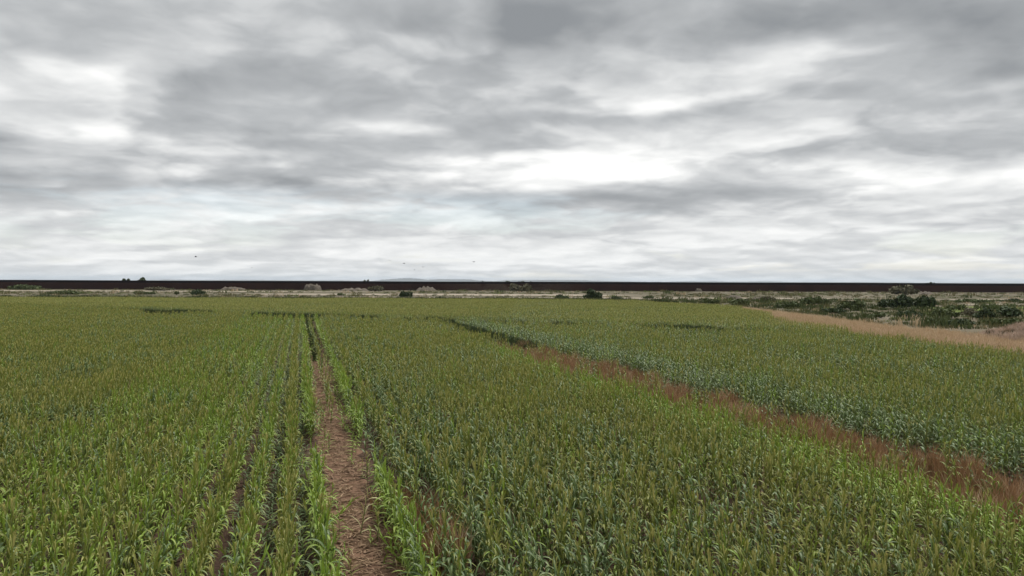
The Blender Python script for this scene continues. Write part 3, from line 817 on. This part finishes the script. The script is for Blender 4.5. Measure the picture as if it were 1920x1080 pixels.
scatter('dark_weeds', dk_c, np.stack([gx, gy, 0 * gx], 1), np.stack([0 * gx, 0 * gx, rng.uniform(0, 6.28, ng_)], 1),
        np.stack([np.where(np.arange(ng_) < nhd + 1600, 1.3, .8) * rng.uniform(.8, 1.2, ng_)] * 2 + [np.where(np.arange(ng_) < nhd, 3.1, np.where(np.arange(ng_) < nhd + 1600, 2.9, 1.3)) * rng.uniform(.75, 1.1, ng_)], 1), rng.choice(3, ng_, p=[.25, .25, .5]), 'dark green tufts standing in for shade in the gaps where the crop rows end', cat='weeds')

tan_c = tuft_sources('tan_sources', [(M['tan'], 26, .60, .014, .30), (M['tan'], 24, .45, .014, .32), (M['tan'], 26, .80, .012, .28), (M['weed'], 20, .6, .012, .25)])
nt = 18000
ty = rng.uniform(45, 152, nt); tx = X_RIGHT + 6.2 + rng.uniform(-1, 1, nt) * 5.6 + rng.normal(0, 1.2, nt) + 1.0 * np.sin(ty / 9)
wid = np.clip((152 - ty) / 55, .06, 1); tx = right_x(ty) + (tx - X_RIGHT) * wid
okt = patch(tx, ty, 6.0, 98) > -.75 - .3 * rng.random(nt); tx, ty = tx[okt], ty[okt]; nt = len(tx)
scatter('margin_grass', tan_c, np.stack([tx, ty, 0 * tx], 1), np.stack([0 * tx, 0 * tx, rng.uniform(0, 6.28, nt)], 1),
        np.repeat(rng.uniform(.8, 1.5, nt)[:, None], 3, 1), rng.choice(4, nt, p=[.38, .3, .2, .12]), 'tan dry grass band along the right margin of the field', cat='grass')

pale_c = tuft_sources('pale_sources', [(M['pale'], 34, .60, .03, .30), (M['pale'], 30, .5, .02, .32), (M['tan'], 20, .4, .014, .28), (M['bush_grey'], 30, .6, .03, .35), (M['weed'], 26, .7, .02, .3)])
npl = 5000
a_ = rng.uniform(0, 6.28, npl); rr_ = np.sqrt(rng.random(npl)) * 1.05
mxx, myy = 57 + rr_ * np.cos(a_) * 10, 75 + rr_ * np.sin(a_) * 5.3
from mathutils.bvhtree import BVHTree
_me = mound.data
bvh = BVHTree.FromPolygons([v_.co + Vector((57.0, 75.0, 0)) for v_ in _me.vertices], [p_.vertices[:] for p_ in _me.polygons])
def drop(a, b_):
    h_ = bvh.ray_cast(Vector((a, b_, 10)), Vector((0, 0, -1)))[0]
    return max(h_.z, 0) if h_ else 0.0
mz = np.array([drop(a, b_) for a, b_ in zip(mxx, myy)]) - .02
scatter('mound_weeds', pale_c, np.stack([mxx, myy, np.maximum(mz, 0)], 1), np.stack([0 * mxx, 0 * mxx, rng.uniform(0, 6.28, npl)], 1),
        np.repeat(rng.uniform(.7, 1.3, npl)[:, None], 3, 1), np.where(patch(mxx, myy, 3.5, 97) > .95, rng.choice([3, 4], npl), rng.choice(4, npl, p=[.5, .33, .10, .07])), 'pale pinkish dry weeds covering the mound at the right edge', cat='weeds')

scr_c = tuft_sources('scrub_sources', [(M['scrubgrass'], 26, .7, .04, .9), (M['scrubgrass'], 30, .5, .04, 1.1), (M['bush_mid'], 30, .6, .05, .8), (M['tan'], 22, .6, .03, .8), (M['green_weed'], 28, .5, .04, .9)])
ns_ = 16000
sy = rng.uniform(95, 475, ns_); sxx = rng.uniform(-.8, .85, ns_) * sy
inside = ((sxx < X_RIGHT + 14) & (sy < 150)) | ((sxx < right_x(sy) + 2) & (sy < 186)) | ((sxx < 38) & (sy < Y_FAR + 1 - np.maximum(sxx, 0) * .35))
dens = patch(sxx * .4, sy, 45, 61)
road = ((np.abs(sy - 408) < 15) & (sxx < -80)) | ((np.abs(sy - 330) < 17) & (sxx > -130) & (sxx < 60)) | ((np.abs(sy - 268) < 7) & (sxx > 150)) | ((np.abs(sy - 205) < 4) & (sxx > 100)) | ((np.abs(sy - 275) < 8) & (sxx > -90) & (sxx < 150))
right_zone = (sxx > X_RIGHT + 13) & (sy < 260)
ok = ~inside & ((rng.random(ns_) < np.clip(.35 + .5 * dens, .05, 1)) | (right_zone & (rng.random(ns_) < .6))) & ~(road & (rng.random(ns_) < .92))
sxx, sy = sxx[ok], sy[ok]; right_zone = right_zone[ok]; m4 = len(sy)
gi_ = np.where(right_zone & (rng.random(m4) < .35), 2, rng.choice(5, m4, p=[.28, .3, .15, .1, .17]))
scatter('scrub_grass', scr_c, np.stack([sxx, sy, 0 * sy], 1), np.stack([0 * sy, 0 * sy, rng.uniform(0, 6.28, m4)], 1),
        np.repeat((rng.uniform(.6, 1.3, m4) * np.where(rng.random(m4) < .08, 2.2, 1))[:, None], 3, 1), gi_, 'low green and brown weeds on the waste ground before the wall', cat='weeds')

ne = 2600
ex = rng.uniform(-190, 44, ne); ey = Y_FAR - np.maximum(ex, 0) * .35 + np.abs(rng.normal(0, 5, ne)); okx = patch(ex, ey, 18, 71) > -.25
ex, ey = ex[okx], ey[okx]; ne = len(ex)
edge_c = tuft_sources('edge_sources', [(M['bush_mid'], 34, .9, .05, .8), (M['scrubgrass'], 30, .8, .04, .9), (M['bush_dark'], 34, .9, .05, .8)])
scatter('edge_weeds', edge_c, np.stack([ex, ey, 0 * ex], 1), np.stack([0 * ex, 0 * ex, rng.uniform(0, 6.28, ne)], 1),
        np.repeat(rng.uniform(1.0, 2.0, ne)[:, None], 3, 1), rng.integers(0, 3, ne), 'dark green weeds along the far edge of the crop', cat='weeds')
# straw and chopped stalks lying in the bare strip
V, Fc = [], []
def straw(cx, cy, L, wd, a, z):
    s = len(V); dx_, dy_ = math.cos(a) * L / 2, math.sin(a) * L / 2; px_, py_ = -math.sin(a) * wd, math.cos(a) * wd
    t = random.uniform(-.02, .04)
    V.extend([(cx - dx_ - px_, cy - dy_ - py_, z), (cx + dx_ - px_, cy + dy_ - py_, z + t), (cx + dx_ * .9 + px_, cy + dy_ * .9 + py_, z + t), (cx - dx_ + px_, cy - dy_ + py_, z), (cx, cy, z + abs(t) + .012)])
    Fc.extend([(s, s + 1, s + 4), (s + 1, s + 2, s + 4), (s + 2, s + 3, s + 4), (s + 3, s, s + 4)])
for i in range(5200):
    u = 10 + 68 * random.random() ** 1.5; vv_ = random.gauss(1.3, .42)
    if not .3 < vv_ < 2.3: vv_ = random.uniform(.6, 2.0)
    if patch(UX * u + VX * vv_, UY * u + VY * vv_, 1.1, 91) < -.6: continue
    straw(UX * u + VX * vv_, UY * u + VY * vv_, random.uniform(.08, .45), random.uniform(.007, .020), random.gauss(0, .7), random.uniform(.016, .05))
tag(mesh_obj('straw_litter', V, Fc, [M['straw']]), 'dry straw and chopped stalks lying on the bare brown strip', 'straw', kind='stuff')

# ------------------------------------------------------------------ birds
def bird(px, py, dist, span, flap, yaw, label):
    o = empty('bird', ((px - 960) / F * dist, dist, H + (hor(px) - py) / F * dist), yaw); tag(o, label, 'bird', 'birds flying above the wall')
    V, Fc = [], []
    span *= 1.3; L = span * .5
    tube(V, Fc, [(-L * .5, 0, 0), (-L * .25, 0, 0), (L * .1, 0, 0), (L * .35, 0, .01), (L * .5, 0, .02), (L * .6, 0, .015)], [.004, span * .05, span * .065, span * .045, span * .035, .004], 6)
    s = len(V); V += [(-L * .4, 0, 0), (-L * .75, span * .07, 0), (-L * .75, -span * .07, 0), (-L * .4, 0, .012)]; Fc += [(s, s + 1, s + 2), (s + 3, s + 2, s + 1)]
    mesh_obj('body', V, Fc, [M['bird']], o)
    for sg in (-1, 1):
        c0, c1 = span * .16, span * .1
        z1, z2 = flap * span * .16, flap * span * .22
        V = [(c0 * .6, sg * .02, .01), (-c0 * .6, sg * .02, .01), (-c0 * .55, sg * span * .25, z1), (c0 * .6, sg * span * .25, z1), (-c1 * .8, sg * span * .5, z2), (c1 * .1, sg * span * .5, z2)]
        V += [(a, b_, c - .012) for a, b_, c in V]
        f = [(0, 1, 2, 3), (3, 2, 4, 5), (9, 8, 7, 6), (11, 10, 8, 9), (0, 3, 9, 6), (3, 5, 11, 9), (1, 7, 8, 2), (2, 8, 10, 4), (4, 10, 11, 5)]
        mesh_obj('wing', V, f, [M['bird']], o)
bird(367, 481.5, 120, .62, .9, .4, 'dark bird farthest left, high over the wall')
bird(757, 493.5, 120, .55, -.4, -.3, 'dark bird left of the highest hill, upper of the small flock')
bird(888, 491.0, 120, .60, .5, .8, 'dark bird farthest right, above the right part of the hills')
bird(793, 501.0, 130, .45, 1.2, 1.3, 'small bird with raised wings above the hill tops')
bird(777, 506.0, 140, .42, .6, .2, 'small faint bird lowest of the flock above the hills')
bird(546, 489.5, 150, .42, .5, 2.4, 'small faint bird alone between the left bird and the flock')
bird(472, 502.0, 160, .40, .8, 1.1, 'tiny faint bird low over the wall at the left')
bird(731, 488.0, 150, .42, .2, 2.0, 'tiny faint bird just left above the small flock')

# ------------------------------------------------------------------ haze
V, Fc = [], []
box(V, Fc, -G - 400, G + 400, -1000, G + 400, -1.5, 130)
hz_o = mesh_obj('haze', V, Fc)
mh = bpy.data.materials.new('haze'); mh.use_nodes = True; mh.node_tree.nodes.clear()
b = NB(mh.node_tree)
pv = b.n('ShaderNodeVolumePrincipled'); pv.inputs['Color'].default_value = (.68, .81, .97, 1); pv.inputs['Density'].default_value = 3.2e-5; pv.inputs['Anisotropy'].default_value = 0.2
ou = b.n('ShaderNodeOutputMaterial'); b.link(pv.outputs[0], ou.inputs['Volume'])
hz_o.data.materials.append(mh); tag(hz_o, kind='stuff')
